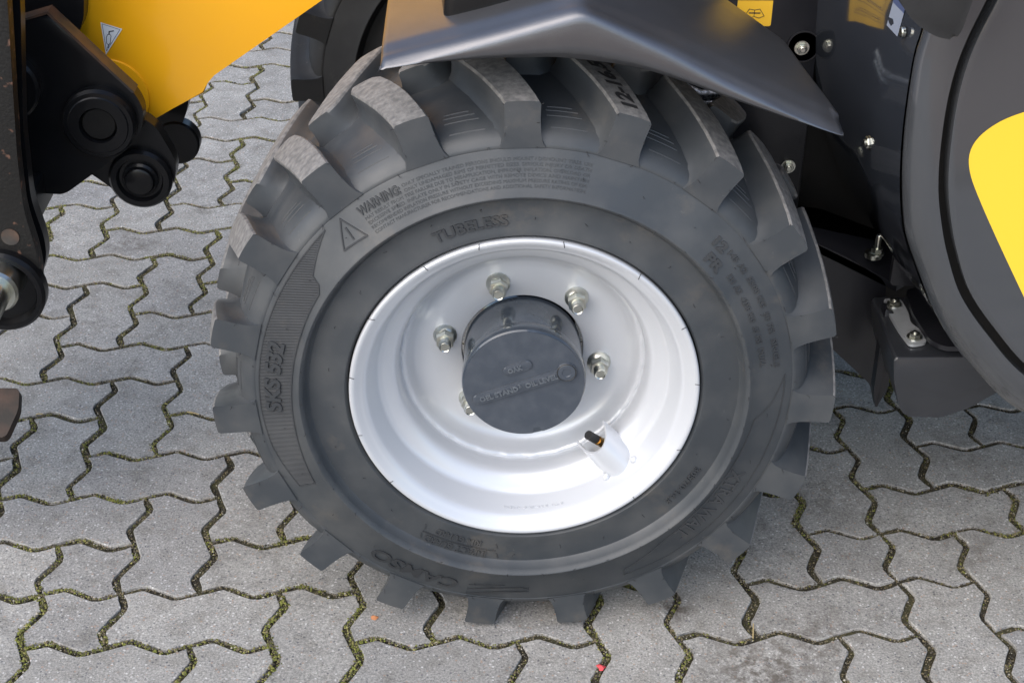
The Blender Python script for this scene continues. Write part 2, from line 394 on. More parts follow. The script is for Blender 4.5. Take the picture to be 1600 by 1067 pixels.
for s in stones:
    x, y, _ = G(s[0]+s[2]/2, s[1]+s[3]/2); k = (s[2], s[3])
    dz = random.uniform(-.0016, .0006); ra = TH+random.gauss(0, .006)
    tx, ty = random.gauss(0, .003), random.gauss(0, .003)
    if s in nset and nseen < 298:
        o = obj('paver', random.choice(variants[k]), bed, loc=(x+random.gauss(0, .0007), y+random.gauss(0, .0007), dz)); o.rotation_euler = (tx, ty, ra); nseen += 1
    else:
        Vv, Fv = lodv[k]; b = len(FV); ca, sa = math.cos(ra), math.sin(ra)
        FV += [(x+ca*vx-sa*vy, y+sa*vx+ca*vy, vz+dz+ty*vx) for vx, vy, vz in Vv]; FF += [[b+i for i in q] for q in Fv]
flat_tops(part('paver_field', FV, FF, M['paver'], bed, 50, kind='stuff', recalc=False).data)

# moss, grit and soil crumbs in the joints (nobody could count them)
edges = {}
for s in near:
    c, r, wc, hc = s
    for i in range(wc): edges[('h', c+i, r)] = 1; edges[('h', c+i, r+hc)] = 1
    for j in range(hc): edges[('v', c, r+j)] = 1; edges[('v', c+wc, r+j)] = 1
wt = np.array(WT+[(1, 0)])
EK = list(edges); NE = len(EK); PER = 250
kk = np.array([0 if e[0] == 'h' else 1 for e in EK]); ec = np.array([e[1] for e in EK], float); er = np.array([e[2] for e in EK], float)
rep = lambda a: np.repeat(a, PER)
t = RNG.random(NE*PER); off = np.interp(t, wt[:, 0], wt[:, 1]); cr = np.clip(RNG.normal(0, .033, NE*PER), -.075, .075)
gc = np.where(rep(kk) == 0, rep(ec)+t, rep(ec)-off+cr); gr = np.where(rep(kk) == 0, rep(er)+off+cr, rep(er)+t)
px = OX+ct*gc*U-st*gr*U; py = OY+st*gc*U+ct*gr*U
def fbm(x, y):
    v = np.zeros_like(x)
    for fq, am, ph in ((7, 1, .3), (17, .7, 1.7), (41, .5, 4.1), (97, .35, 2.2)):
        v += am*np.sin(fq*x+2.1*np.sin(fq*.63*y+ph)+ph)*np.sin(fq*y+1.7*np.sin(fq*.71*x-ph)+2*ph)
    return v
pat = fbm(px, py)+.35*(px < .25)-.1
keep = (RNG.random(len(px)) < np.clip(.72+.25*pat, .4, .97)); px, py, pat, cr = px[keep], py[keep], pat[keep], cr[keep]
N = len(px)
rad = RNG.uniform(.0007, .0019, N)*np.where(pat > .2, 1.1, .85)
pz = -.0034+np.clip(.0018+.0014*pat, 0, .0036)*(1-np.clip(np.abs(cr)/.06, 0, 1)*.5)
octv = np.array([(1, 0, 0), (0, 1, 0), (-1, 0, 0), (0, -1, 0), (0, 0, 1.1), (0, 0, -1)], float)
octf = np.array([(0, 1, 4), (1, 2, 4), (2, 3, 4), (3, 0, 4)])
jit = RNG.uniform(.55, 1.45, (N, 6, 1))
V = (octv[None]*jit*rad[:, None, None]); an = RNG.random(N)*6.28; ca, sa = np.cos(an)[:, None], np.sin(an)[:, None]
X = V[..., 0]*ca-V[..., 1]*sa; Y = V[..., 0]*sa+V[..., 1]*ca
V = np.stack([X+px[:, None], Y+py[:, None], V[..., 2]+pz[:, None]], -1).reshape(-1, 3)
Fm = (octf[None]+6*np.arange(N)[:, None, None]).reshape(-1, 3)
me = bpy.data.meshes.new('joint_moss'); me.vertices.add(len(V)); me.vertices.foreach_set('co', V.ravel().astype(np.float32))
me.loops.add(Fm.size); me.loops.foreach_set('vertex_index', Fm.ravel().astype(np.int32))
me.polygons.add(len(Fm)); me.polygons.foreach_set('loop_start', (3*np.arange(len(Fm))).astype(np.int32))
me.update(calc_edges=True)
pal = np.array([(.135, .145, .035), (.20, .185, .07), (.085, .09, .03), (.15, .125, .075), (.085, .075, .058), (.045, .041, .034), (.28, .26, .21)])
pg = np.clip(.10+.36*pat+.13*(px < .2), .03, .75); u1 = RNG.random(N)
idx = np.where(u1 < pg*.45, 0, np.where(u1 < pg*.7, 1, np.where(u1 < pg, 2, np.where(u1 < pg+(1-pg)*.35, 3, np.where(u1 < pg+(1-pg)*.68, 4, np.where(u1 < pg+(1-pg)*.93, 5, 6))))))
tint = 1.2*pal[idx]*RNG.uniform(.7, 1.3, (N, 1))
ca_ = me.color_attributes.new('tint', 'FLOAT_COLOR', 'POINT')
ca_.data.foreach_set('color', np.concatenate([np.repeat(tint, 6, 0), np.ones((6*N, 1))], 1).ravel().astype(np.float32))
me.materials.append(M['moss']); obj('joint_moss', me, bed, kind='stuff')

# ================================================================ the machine
H = 0.391                                           # axle height
loader = bpy.data.objects.new('wheel_loader', None); C.objects.link(loader)
loader['label'] = 'dark grey and yellow wheel loader parked on the zigzag paving, front wheel filling the picture'
loader['category'] = 'wheel loader'

# ---- tyre -------------------------------------------------------
PROF = [(.2238, .016), (.2242, .006), (.228, .0005), (.234, .0012), (.239, .0030), (.2725, .0058), (.2755, .0030), (.2785, -.0050), (.2812, -.0108), (.2840, -.0122), (.2865, -.0112), (.2885, -.0088),
        (.3385, .0032), (.3398, .0040), (.3412, .0036), (.3450, .0052), (.3500, .0085), (.3565, .0145), (.3630, .026), (.3690, .048), (.3740, .09), (.3765, .15)]
YC = .15
def yside(r):
    a = np.array(PROF); return float(np.interp(r, a[:, 0], a[:, 1]))
def rbase(y):
    a = np.array(PROF[14:]); return float(np.interp(min(y, 2*YC-y), a[:, 1], a[:, 0]))
def squash(x, y, z):
    """local to the axle: the loaded tyre flattens where it stands on the ground"""
    if z < -.30: z = z+1.06*(-z-.30)**2
    return (x, y, max(z, -H+.0004))
def T(th, r, y, sq=True):
    a = R(th); p = (r*math.cos(a), y, r*math.sin(a)); return squash(*p) if sq else p
NS = 228
full = PROF+[(r, 2*YC-y) for r, y in PROF[-2::-1]]
V = [T(360*k/NS, r, y) for k in range(NS) for r, y in full]; n = len(full)
F = [(k*n+i, ((k+1) % NS)*n+i, ((k+1) % NS)*n+i+1, k*n+i+1) for k in range(NS) for i in range(n-1)]
WX = -.0045
tyre = part('tyre', V, F, M['rubber'], loader, 40, loc=(WX, 0, H), label='black lugged tyre with raised lettering, nearest the camera')

# tread lugs: nineteen a side
RT = lambda y: float(np.interp(y, [.0, .02, .06, .10, .16, .2], [.3965, .400, .4045, .4072, .4085, .409]))
def lug_geom():
    st_y = [.0046, .0085, .02, .045, .070, .095, .125, .152, .162]
    V = []; rows = []
    for i, y in enumerate(st_y):
        tt = y-.004; uc = .33*tt+.60*tt*tt
        wl = float(np.interp(y, [.004, .03, .11, .152, .162], [.0212, .0218, .0240, .0225, .016])); wr = wl
        rt = RT(y); rb = rbase(max(y, .0046))-.005 if y > .012 else (.3415 if i == 0 else .343)
        fl = float(np.interp(y, [.004, .03, .06, .17], [.0105, .022, .025, .022])); fr = float(np.interp(y, [.004, .04, .17], [.0100, .019, .020]))
        hh = rt-rb
        row = [(uc+wl+fl, rb), (uc+wl+fl*.52, rb+hh*.12), (uc+wl+fl*.24, rb+hh*.32), (uc+wl+fl*.08, rb+hh*.64), (uc+wl+.0006, rt-.003), (uc+wl-.0018, rt), (uc+wl*.35, rt+.0004), (uc-wr*.35, rt+.0004), (uc-wr+.0018, rt), (uc-wr-.0006, rt-.003), (uc-wr-fr*.08, rb+hh*.64), (uc-wr-fr*.24, rb+hh*.32), (uc-wr-fr*.52, rb+hh*.12), (uc-wr-fr, rb)]
        yy = y
        rows.append([(u, yy if i else (yy if rr_ > .39 else float(np.interp(rr_, [.3415, .39], [.0022, .0040]))), rr_) for u, rr_ in row])
    return rows
LUG = lug_geom()
def lug_mesh(th=None):
    V, F, mi = [], [], []; nc = len(LUG[0])
    for row in LUG:
        for u, y, r in row:
            a = math.degrees(u/.405)
            if th is None: V.append(T(a, r, y, False))
            else: V.append(T(th+a, r, y, True))
    for i in range(len(LUG)-1):
        for k in range(nc-1):
            F.append((i*nc+k, i*nc+k+1, (i+1)*nc+k+1, (i+1)*nc+k)); mi.append(1 if 4 <= k <= 8 else 0)
    F.append(tuple(range(nc))); mi.append(0); b = (len(LUG)-1)*nc; F.append(tuple(range(b+nc-1, b-1, -1))); mi.append(0)
    return mesh_data('tread_lug', V, F, [M['rubber'], M['tread']], 48, mi)
shared = lug_mesh()
def far_side(me):                                   # the other row is the same lug seen in a mirror
    m2 = me.copy()
    for v in m2.vertices: v.co.y = 2*YC-v.co.y
    m2.flip_normals(); return m2
shared_far = far_side(shared)
PIT = 360/19; PH = 110.4-.2
for k in range(19):
    for side in (0, 1):
        th = PH-k*PIT-(PIT/2 if side else 0); low = math.sin(R(th)) < -.70
        if low:
            me = lug_mesh(th); me = far_side(me) if side else me
            obj('tread_lug', me, tyre)
        else:
            o = obj('tread_lug', shared_far if side else shared, tyre); o.rotation_euler = (0, -R(th), 0)

# raised moulding on the sidewall
def ring_place(th0, rbase_, th_dir=-1):
    def pl(x, y, lift):
        r = rbase_+y; return T(th0+th_dir*math.degrees(x/rbase_), r, yside(r)-lift)
    return pl
def ring_text(rows, name, hgt=.0010, m='rubber_edge', label=None):
    V, F = [], []
    for body, th0, th1, rb, size, bold, shear in rows:
        tv, tf, wd = text2d(body, size, bold, shear)
        sc = (abs(th1-th0)*math.pi/180*rb)/wd if th1 is not None else 1.0
        emboss([(x*sc, y) for x, y in tv], tf, ring_place(th0, rb), hgt, V, F)
    return part(name, V, F, M[m], tyre, None, label=label)
LN = ['ONLY SPECIALLY TRAINED PERSONS SHOULD MOUNT / DISMOUNT TIRES. USE', 'ONLY UNDAMAGED RIMS OF PERMITTED SIZES. SERIOUS INJURY OR DEATH',
      'MAY RESULT FROM TIRE FAILURE DUE TO MISAPPLICATION, IMPROPER INFLATION, OVERLOAD OR', 'EXCESSIVE SPEED. INFLATE ONLY IN SAFETY CAGE WITH REMOTE DEVICE AND MAINTAIN',
      'RECOMMENDED INFLATION PRESSURE WITHOUT EXCEEDING MAXIMUM PRESSURE RATING OF RIM.', 'CONTACT MANUFACTURER FOR RECOMMENDATIONS AND ADDITIONAL SAFETY INFORMATION.']
rows = [(l, 117 if i < 2 else 127.5, 77, .3262-.0063*i, .0058, 0, 0) for i, l in enumerate(LN)]
ring_text(rows, 'small_lettering', .0005, 'rubber')
ring_text([('WARNING:', 127.8, 117.6, .3215, .0150, .0004, .15)], 'warning_lettering', .0016)
ring_text([('TUBELESS', 117, 95.5, .2420, .0185, .0004, 0)], 'tubeless_lettering', .0020)
ring_text([('12', 45.0, 41.4, .3120, .0165, .0007, 0), ('PR', 43.6, 38.4, .2925, .0165, .0007, 0)], 'ply_lettering', .0018)
ring_text([('145 A2  5500 KG  80 PSI  SINGLE', 40.5, 8, .3165, .0098, .0002, 0), ('131 A2  4250 KG  65 PSI  DUAL', 36, 9, .2985, .0098, .0002, 0)], 'load_lettering', .0014)
ring_text([('SKS 532', 184, 165.3, .3085, .0275, .0009, .0)], 'model_lettering', .0024)
ring_text([('CAMSO', 254.2, 231.3, .3105, .0285, .0005, .1)], 'maker_lettering', .0018, 'rubber_dark')
ring_text([('IMPACT GUARD', 259.5, 240.6, .2605, .0150, .0004, 0), ('RIM GUARD', 257.3, 242.2, .2430, .0145, .0004, 0)], 'guard_lettering', .0016)
ring_text([('XTRA WALL', 338, 313.2, .2960, .0270, .0006, 0)], 'wall_lettering', .0014)
ring_text([('305/70-16.5', 333.2, 318, .2535, .0125, .0003, 0)], 'size_lettering', .0020)
# warning triangle, lines and outlined panels
def polar(pts, wd, closed, hgt, V, F):
    """line through (degrees, radius) points, finely divided"""
    P = []
    pts = pts+[pts[0]] if closed else pts
    for (a0, q0), (a1, q1) in zip(pts, pts[1:]):
        m_ = max(1, int(abs(a1-a0)/1.2))
        for i in range(m_): P.append((a0+(a1-a0)*i/m_, q0+(q1-q0)*i/m_))
    P.append(pts[-1])
    XY = [(-math.radians(a)*.31, q) for a, q in P]
    sv, sf = stroke2d(XY, wd)
    emboss(sv, sf, lambda x, y, l: T(math.degrees(-x/.31), y, yside(y)-l), hgt, V, F)
V, F = [], []
polar([(131.9, .3335), (136.2, .3035), (129.6, .2995)], .0016, True, .0012, V, F)
polar([(132.3, .321), (132.5, .3115)], .0022, False, .0012, V, F); polar([(132.55, .3082), (132.6, .3068)], .0022, False, .0012, V, F)
part('warning_triangle', V, F, M['rubber_edge'], tyre)
V, F = [], []
polar([(262, .2580), (239, .2580)], .0012, False, .0010, V, F); polar([(262, .2560), (239, .2560)], .0008, False, .0010, V, F)
for a in (262.5, 239): polar([(a, .252), (a-.6, .245)], .0018, False, .0010, V, F); polar([(a, .2620), (a+.6, .2685)], .0018, False, .0010, V, F)
part('guard_lines', V, F, M['rubber_edge'], tyre, kind='stuff')
LB = [(136.1, .3355), (142, .3345), (148.8, .334), (160, .3345), (172, .3350), (184, .3352), (194, .334), (206, .325), (206.2, .303), (196, .2985), (187, .2955), (176, .2935), (162, .2925), (149, .2935), (147, .300), (146, .312), (141, .324)]
RB = [(365.4, .3305), (357, .3290), (347.6, .3275), (332.3, .3270), (317.2, .3272), (304, .328), (295.6, .325), (296.5, .316), (310, .298), (319.6, .2925), (331, .2915), (344.4, .2935), (353.6, .2965), (355.5, .305), (358, .315)]
for bnd in (LB, RB):
    V, F = [], []; polar(bnd, .0013, True, .0009, V, F); part('band_outline', V, F, M['rubber_edge'], tyre)
def polar_fill(poly, hgt, name, m):
    """fill a shape in (degrees, radius) by thin angular slices"""
    V, F = [], []; a = [q[0] for q in poly]; lo, hi = min(a), max(a); ns = int((hi-lo)/.6); prev = None
    for i in range(ns+1):
        x = lo+(hi-lo)*(i+.02)/(ns+.04); ys = []
        for (a0, q0), (a1, q1) in zip(poly, poly[1:]+poly[:1]):
            if (a0-x)*(a1-x) < 0: ys.append(q0+(q1-q0)*(x-a0)/(a1-a0))
        if len(ys) < 2: prev = None; continue
        lo_r, hi_r = min(ys), max(ys); b = len(V)
        for k in range(7):
            r = lo_r+(hi_r-lo_r)*k/6; V.append(T(x, r, yside(r)-hgt))
        if prev is not None:
            for k in range(6): F.append((prev+k, prev+k+1, b+k+1, b+k))
        prev = b
    return part(name, V, F, m, tyre, 60)
polar_fill(LB, .0003, 'knurled_band', M['rubber_knurl'])
# maker's emblem: three swept wedges beside the name
V, F = [], []
for pts in ([(257, .3355), (266, .322), (272, .3225), (266, .3265), (259, .3365)], [(257, .326), (263, .316), (270, .3125), (272, .3165), (264, .320)], [(257, .316), (261, .311), (266, .3085), (262, .313)]):
    XY = [(-math.radians(a)*.31, q) for a, q in pts]
    emboss(XY, [list(range(len(XY)))[::-1]], lambda x, y, l: T(math.degrees(-x/.31), y, yside(y)-l), .0014, V, F)
part('maker_emblem', V, F, M['rubber_dark'], tyre)
# size printed on a lug's worn face
V, F = [], []; tv, tf, wd = text2d('12-16.5', .026, .0012); thl = PH-2*PIT+0
for x, y in tv:
    yy = .022+x*(.098/wd); tt = yy-.004; uc = .33*tt+.6*tt*tt; V.append(T(thl+math.degrees((uc+(y-.009))/.405), RT(yy)+.0010, yy))
F = [list(q) for q in tf]; part('printed_size', V, F, M['tread_dark'], tyre)
# little ribs in the tread gaps and vent hairs
V, F = [], []
for k in range(19):
    g0 = PH-k*PIT-PIT/2
    for yy, l in ((.020, .044), (.038, .042), (.047, .038), (.055, .030)):
        tt = yy-.004; uc = .33*tt; b = len(V); m_ = 6
        for i in range(m_+1):
            a = g0+math.degrees((uc+l*(i/m_-.5))/.37); rb = rbase(yy)
            V += [T(a, rb-.001, yy-.0009), T(a, rb+.0009, yy), T(a, rb-.001, yy+.0009)]
        for i in range(m_): F += [(b+3*i, b+3*i+1, b+3*i+4, b+3*i+3), (b+3*i+1, b+3*i+2, b+3*i+5, b+3*i+4)]
part('tread_gap_ribs', V, F, M['rubber_edge'], tyre, kind='stuff')
V, F = [], []
def hair(th, r, l, y=None):
    p0 = Vector(T(th, r, yside(r) if y is None else y)); d = Vector((random.gauss(0, .7), -1, random.gauss(0, .7))).normalized(); b = len(V)
    p1 = p0+d*l*.6; p2 = p1+(d+Vector((random.gauss(0, .6), 0, random.gauss(0, .6)))).normalized()*l*.5; s = .00042
    for p in (p0, p1, p2): V.extend([p+Vector((s, 0, 0)), p+Vector((-s*.5, 0, s*.8)), p+Vector((-s*.5, 0, -s*.8))])
    for q in (0, 3):
        for i in range(3): F.append((b+q+i, b+q+(i+1) % 3, b+q+3+(i+1) % 3, b+q+3+i))
for k in range(38): hair(k*9.47+3, .342, .006); hair(k*9.47+1, .2830, .005)
for k in range(26): hair(k*13.85+5, .254+random.uniform(-.012, .012), .005); hair(k*13.85+9, .312, .004)
for k in range(19):
    for a, r in ((-3, .372), (3.3, .36), (-3.2, .395), (3.1, .395)): hair(PH-k*PIT+a, r, .005, .0028)
part('vent_hairs', V, F, M['tread_dark'], tyre, kind='stuff')
V, F = [], []
for th in (79, 105, 124, 150, 173, 52, 27, 4, -22, -48, 196, 218):
    a0 = T(th, .2245, -.0006, False); a1 = T(th+random.uniform(-1, 1), .2245-.0085, -.0012, False); b = len(V)
    tx = Vector((-math.sin(R(th)), 0, math.cos(R(th))))*.0005
    V += [Vector(a0)+tx, Vector(a0)-tx, Vector(a1)-tx, Vector(a1)+tx]; F.append((b, b+1, b+2, b+3))
part('bead_hairs', V, F, M['tread_dark'], tyre, kind='stuff')

# ---- rim --------------------------------------------------------
RP = [(.0802, .1240), (.0805, .1145), (.0818, .1130), (.122, .1130), (.131, .1122), (.139, .1095), (.1455, .1040), (.1500, .0965), (.1530, .0905), (.1562, .0868), (.1582, .0866), (.1598, .0868), (.1606, .0850), (.1611, .0790), (.1622, .0690), (.1660, .0600), (.1720, .0545), (.1810, .0505), (.1865, .0482), (.1890, .0455), (.1905, .0415), (.1985, .0205), (.2005, .0150), (.2030, .0105), (.2070, .0075), (.2110, .0052), (.2150, .0010), (.2190, -.0008), (.2214, .0000), (.2225, .0026), (.2225, .0100), (.2205, .0130)]
V, F = [], []; NR = 180; n = len(RP)
for k in range(NR):
    a = 2*math.pi*k/NR
    for i, (r, y) in enumerate(RP):
        if i in (9, 10): y += .0007*math.sin(a*31)+.0006*math.sin(a*57+1)     # the weld bead
        V.append((r*math.cos(a), y, r*math.sin(a)))
for k in range(NR):
    for i in range(n-1): F.append((k*n+i, k*n+i+1, ((k+1) % NR)*n+i+1, ((k+1) % NR)*n+i))
rim = part('rim', V, F, M['rim'], loader, 50, loc=(WX, 0, H), label='silver painted steel rim with deep dish')
bm = bmesh.new(); bm_lathe(bm, [(.2215, .29), (.2215, .275), (.19, .25), (.165, .2), (.165, .1), (.161, .08)], segs=72, cap=False); from_bm('rim_barrel', bm, M['rim'], rim)
# stamped lettering on the bead seat
V, F = [], []; tv, tf, wd = text2d('ITALY  9.75x16.5  ET 0', .0085, .0002)
def rp(x, y, l):
    r = .1965+l*-.9; return (r*math.cos(R(263)+x/.197), .0245-y+.004, r*math.sin(R(263)+x/.197))
emboss(tv, tf, rp, .0005, V, F); part('stamped_lettering', V, F, M['rim'], rim)
# wheel nuts
def nut_mesh():
    bm = bmesh.new()
    bm_lathe(bm, [(.0158, 0), (.0158, -.0020), (.0146, -.0042), (.0115, -.0070)], segs=28)
    hexa = [(.0128*math.cos(R(60*k+10)), .0128*math.sin(R(60*k+10))) for k in range(6)]
    bm_prism(bm, hexa, -.0055, -.0195, .0012, 2)
    bm_lathe(bm, [(.0082, -.018), (.0082, -.0305), (.0072, -.0325), (.0068, -.0328), (.0055, -.0318)], segs=24)
    bmesh.ops.recalc_face_normals(bm, faces=bm.faces); me = bpy.data.meshes.new('wheel_nut'); bm.to_mesh(me); bm.free()
    me.materials.append(M['zinc']); me.polygons.foreach_set('use_smooth', [True]*len(me.polygons)); me.set_sharp_from_angle(angle=R(28)); return me
nm = nut_mesh()
for k in range(6):
    a = R(108.5-60*k); o = obj('wheel_nut', nm, rim, loc=(.1045*math.cos(a), .1128, .1045*math.sin(a))); o.rotation_euler = (0, random.uniform(0, 1), 0)
# valve guard: half pipe welded into the barrel, and the valve in it
def polar3(th, r, y, side=0.0):
    a = R(th); return (r*math.cos(a)-side*math.sin(a), y, r*math.sin(a)+side*math.cos(a))
VA = 312.5
bm = bmesh.new(); rows = []
for j, rr_ in enumerate((.1500, .158, .168, .178, .189, .1995)):
    row = []
    for wall in (0, .0028):
        for k in range(17):
            g = math.pi*(k/16); rad_ = .0245-wall+.004*j/5; y = .063-(rad_*1.22)*math.sin(g)*1.0; s = rad_*math.cos(g)
            dr = .017*(1-math.sin(g))*(1-j/5)
            row.append(bm.verts.new(polar3(VA, rr_-dr, max(y, .0), s)))
    rows.append(row)
for A, B in zip(rows, rows[1:]):
    for o_ in (0, 17):
        for k in range(16): bm.faces.new((A[o_+k], A[o_+k+1], B[o_+k+1], B[o_+k]))
    bm.faces.new((A[0], B[0], B[17], A[17])); bm.faces.new((A[16], B[16], B[33], A[33]))
for k in range(16): bm.faces.new((rows[0][k], rows[0][k+1], rows[0][17+k+1], rows[0][17+k]))
vg = from_bm('valve_guard', bm, M['rim'], rim, 50)
for th_, r_, y_ in ((VA-6.3, .1905, .036), (VA+7.4, .1930, .0335)):
    bm = bmesh.new(); bmesh.ops.create_icosphere(bm, subdivisions=2, radius=.0055, matrix=Matrix.Translation(polar3(th_, r_+.001, y_)))
    from_bm('weld_spot', bm, M['rim'], rim, 80)
bm = bmesh.new()
def vpt(r): return polar3(VA+1.0, r, .060-(.165-r)*.42)
bm_tube(bm, [vpt(.172), vpt(.158), vpt(.146)], .0064, 14, 0); bm_tube(bm, [vpt(.146), vpt(.141)], .0050, 12, 0)
bm_tube(bm, [vpt(.143), vpt(.134), vpt(.126)], .0062, 12, 1)
from_bm('valve_stem', bm, [M['brass'], M['blackplastic']], rim, 40)

# ---- hub --------------------------------------------------------
hub = lathe('hub', [(.0735, .16), (.0735, .116), (.0775, .1155), (.0775, .055), (.0772, .050), (.079, .0485), (.080, .046), (.080, .033), (.0792, .0295), (.0775, .0275)], M['hub'], loader, segs=120, smooth=24, loc=(WX, 0, H), label='glossy blue-black hub housing')
CN = [(.0773*math.cos(2*math.pi*k/120), .0773*math.sin(2*math.pi*k/120)) for k in range(120)]
na = R(284.5)                                                     # a small notch in the rim of the cap
CN2 = []
for x, z in CN:
    a = math.atan2(z, x) % (2*math.pi)
    if abs(a-na) < .070:
        if not CN2 or CN2[-1] is not None: CN2.append(None)
    else: CN2.append((x, z))
d0 = Vector((math.cos(na), math.sin(na))); tn = Vector((-d0.y, d0.x))
nv = [d0*.077-tn*.0054, d0*.0690-tn*.0045, d0*.0690+tn*.0045, d0*.077+tn*.0054]
cap = []
for q in CN2: cap += [(v.x, v.y) for v in nv] if q is None else [q]
cp = prism('hub_cap_face', cap, .0258, .0300, M['hubface'], hub, .0006)
TA = R(20.2)
def capxy(u, v): return (u*math.cos(TA)-v*math.sin(TA), u*math.sin(TA)+v*math.cos(TA))
def capsule(u0, u1, v, rad_, n=10):
    P = [capxy(u1+rad_*math.sin(math.pi*k/n), v-rad_*math.cos(math.pi*k/n)) for k in range(n+1)]
    return P+[capxy(u0-rad_*math.sin(math.pi*k/n), v+rad_*math.cos(math.pi*k/n)) for k in range(n+1)]
prism('level_bar', capsule(-.0625, .045, -.0005, .0078), .0222, .0262, M['hubface'], hub, .0019)
prism('maker_badge', capsule(-.0125, .0135, .0270, .0066), .0230, .0262, M['hubface'], hub, .0014)
bm = bmesh.new(); pc = capxy(.0575, .0005)
bm_lathe(bm, [(.0130, .028), (.0130, .0225), (.0122, .0215)], pc[0], pc[1], 40, 0); bm_lathe(bm, [(.0118, .028), (.0118, .0212), (.011, .0206), (.0062, .0206), (.0056, .0214), (.0050, .0305)], pc[0], pc[1], 40, 0)
bm_lathe(bm, [(.0052, .0300), (.0050, .0222), (.0038, .0218), (.0030, .0235), (.0008, .0240)], pc[0], pc[1], 12, 1)
bm_lathe(bm, [(.0126, .0240), (.0126, .0208), (.0119, .0203), (.0114, .0208)], pc[0], pc[1], 40, 2, cap=False)
from_bm('level_plug', bm, [M['hubface'], M['zinc'], M['blackplastic']], hub, 30)
V, F = [], []
def captext(body, u, v, size, bold, y):
    tv, tf, wd = text2d(body, size, bold)
    def pl(a, b, l):
        x, z = capxy(u+a, v+b); return (x, y-l, z)
    emboss(tv, tf, pl, .0014, V, F)
captext('OEL STAND', -.0605, -.0042, .0098, .0003, .0222); captext('2', -.0075, -.0005, .0070, .0003, .0222); captext('OIL LEVEL', .0015, -.0042, .0098, .0003, .0222)
captext('OAK', -.0125, .0238, .0088, .0003, .0230)
part('cast_lettering', V, F, M['hubworn'], hub)

# ---- far front wheel --------------------------------------------
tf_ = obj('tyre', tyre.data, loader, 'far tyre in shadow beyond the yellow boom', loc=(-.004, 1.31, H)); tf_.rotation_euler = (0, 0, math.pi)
tf_.data = tyre.data.copy(); tf_.data.materials[0] = M['rubber_shade']
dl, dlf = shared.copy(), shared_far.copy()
for d_ in (dl, dlf): d_.materials[0] = M['rubber_shade']; d_.materials[1] = M['rubber_shade']
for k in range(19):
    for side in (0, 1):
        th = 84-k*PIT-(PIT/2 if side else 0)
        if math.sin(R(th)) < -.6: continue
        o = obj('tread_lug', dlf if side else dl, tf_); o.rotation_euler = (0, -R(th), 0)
lathe('rim', [(.2225, .99), (.2225, 1.02), (.19, 1.04), (.165, 1.08), (.10, 1.09), (.10, 1.0), (.07, .98), (.07, .8)], M['blackdull'], loader, -.004, H, 72, label='back of the far rim, in shadow', cap=False)  # dull black in place of silver: shade put into the colour
lathe('axle', [(.065, .3), (.065, .98)], M['blackdull'], loader, 0, H, 32)

# ---- mudguard over the tyre --------------------------------------
LOW = [(-.172, .8345), (-.166, .836), (-.126, .842), (-.055, .849), (.023, .851), (.072, .846), (.115, .839), (.159, .825), (.211, .806), (.263, .787), (.33, .7645), (.354, .7570)]
BLO = [(-.172, .838), (-.14, .844), (-.041, .8705), (.053, .898), (.143, .856), (.217, .817), (.285, .7865), (.33, .7675), (.354, .7585)]
BHI = [(-.172, .846), (-.14, .856), (-.055, .8785), (.047, .909), (.16, .861), (.266, .8095), (.33, .7785), (.354, .7625)]
YIN = [(-.18, .33), (.20, .30), (.232, .269), (.278, .233), (.318, .197), (.330, .119), (.344, .066), (.354, .006)]
def interp(c, x): return float(np.interp(x, [q[0] for q in c], [q[1] for q in c]))
def sm(c, x, wd=.013): return sum(interp(c, x+wd*k/3)*wt_ for k, wt_ in zip(range(-3, 4), (1, 2, 3, 4, 3, 2, 1)))/16
xs = list(np.linspace(-.166, .352, 90))
V, F = [], []
def section(x, drop=0.0):
    lo, bl, bh = sm(LOW, x, .02), sm(BLO, x), sm(BHI, x); yi = max(.004, interp(YIN, x)); bl = max(bl, lo+.0012)
    tp = bh+.0045
    yb = min(.012, yi*.5); ym = min(.024, yi*.7)
    tb = min(1, (.354-x)/.10)
    pts = [(-.0185, lo), (-.021, lo+.35*(bl-lo)), (-.0205, lo+.85*(bl-lo)), (-.0192, bl), (-.0165, bl+.30*(bh-bl)+.0015*tb), (yb-.012, bl+.70*(bh-bl)), (yb-.004, bh-.0012), (yb+.002, bh+.0012), (ym, tp-.0012)]
    for q in (.25, .5, .75): pts.append((ym+(yi-ym)*q, tp+.003*tb*math.sin(q*math.pi)))
    pts += [(yi-.012*tb, tp+.0035*tb), (yi-.004*tb, tp+.0020*tb), (yi, tp-.005*tb), (yi+.001, tp-.035*tb)]
    return [(x, y, z-drop) for y, z in pts]
secs = []
for dx_, dr_ in ((-.0055, .022), (-.0072, .012), (-.0065, .0055), (-.0035, .0015)):
    secs.append([(x+dx_, y, max(z-dr_, .8335+.002*(dr_ < .01))) for x, y, z in section(-.166)])
secs += [section(x) for x in xs]
n = len(secs[0])
V = [q for s_ in secs for q in s_]; F = [(i*n+k, i*n+k+1, (i+1)*n+k+1, (i+1)*n+k) for i in range(len(secs)-1) for k in range(n-1)]
fender = part('mudguard', V, F, M['fender'], loader, 60, label='satin dark grey mudguard folded over the tyre')
sd_ = fender.modifiers.new('thick', 'SOLIDIFY'); sd_.thickness = .003; sd_.offset = -1
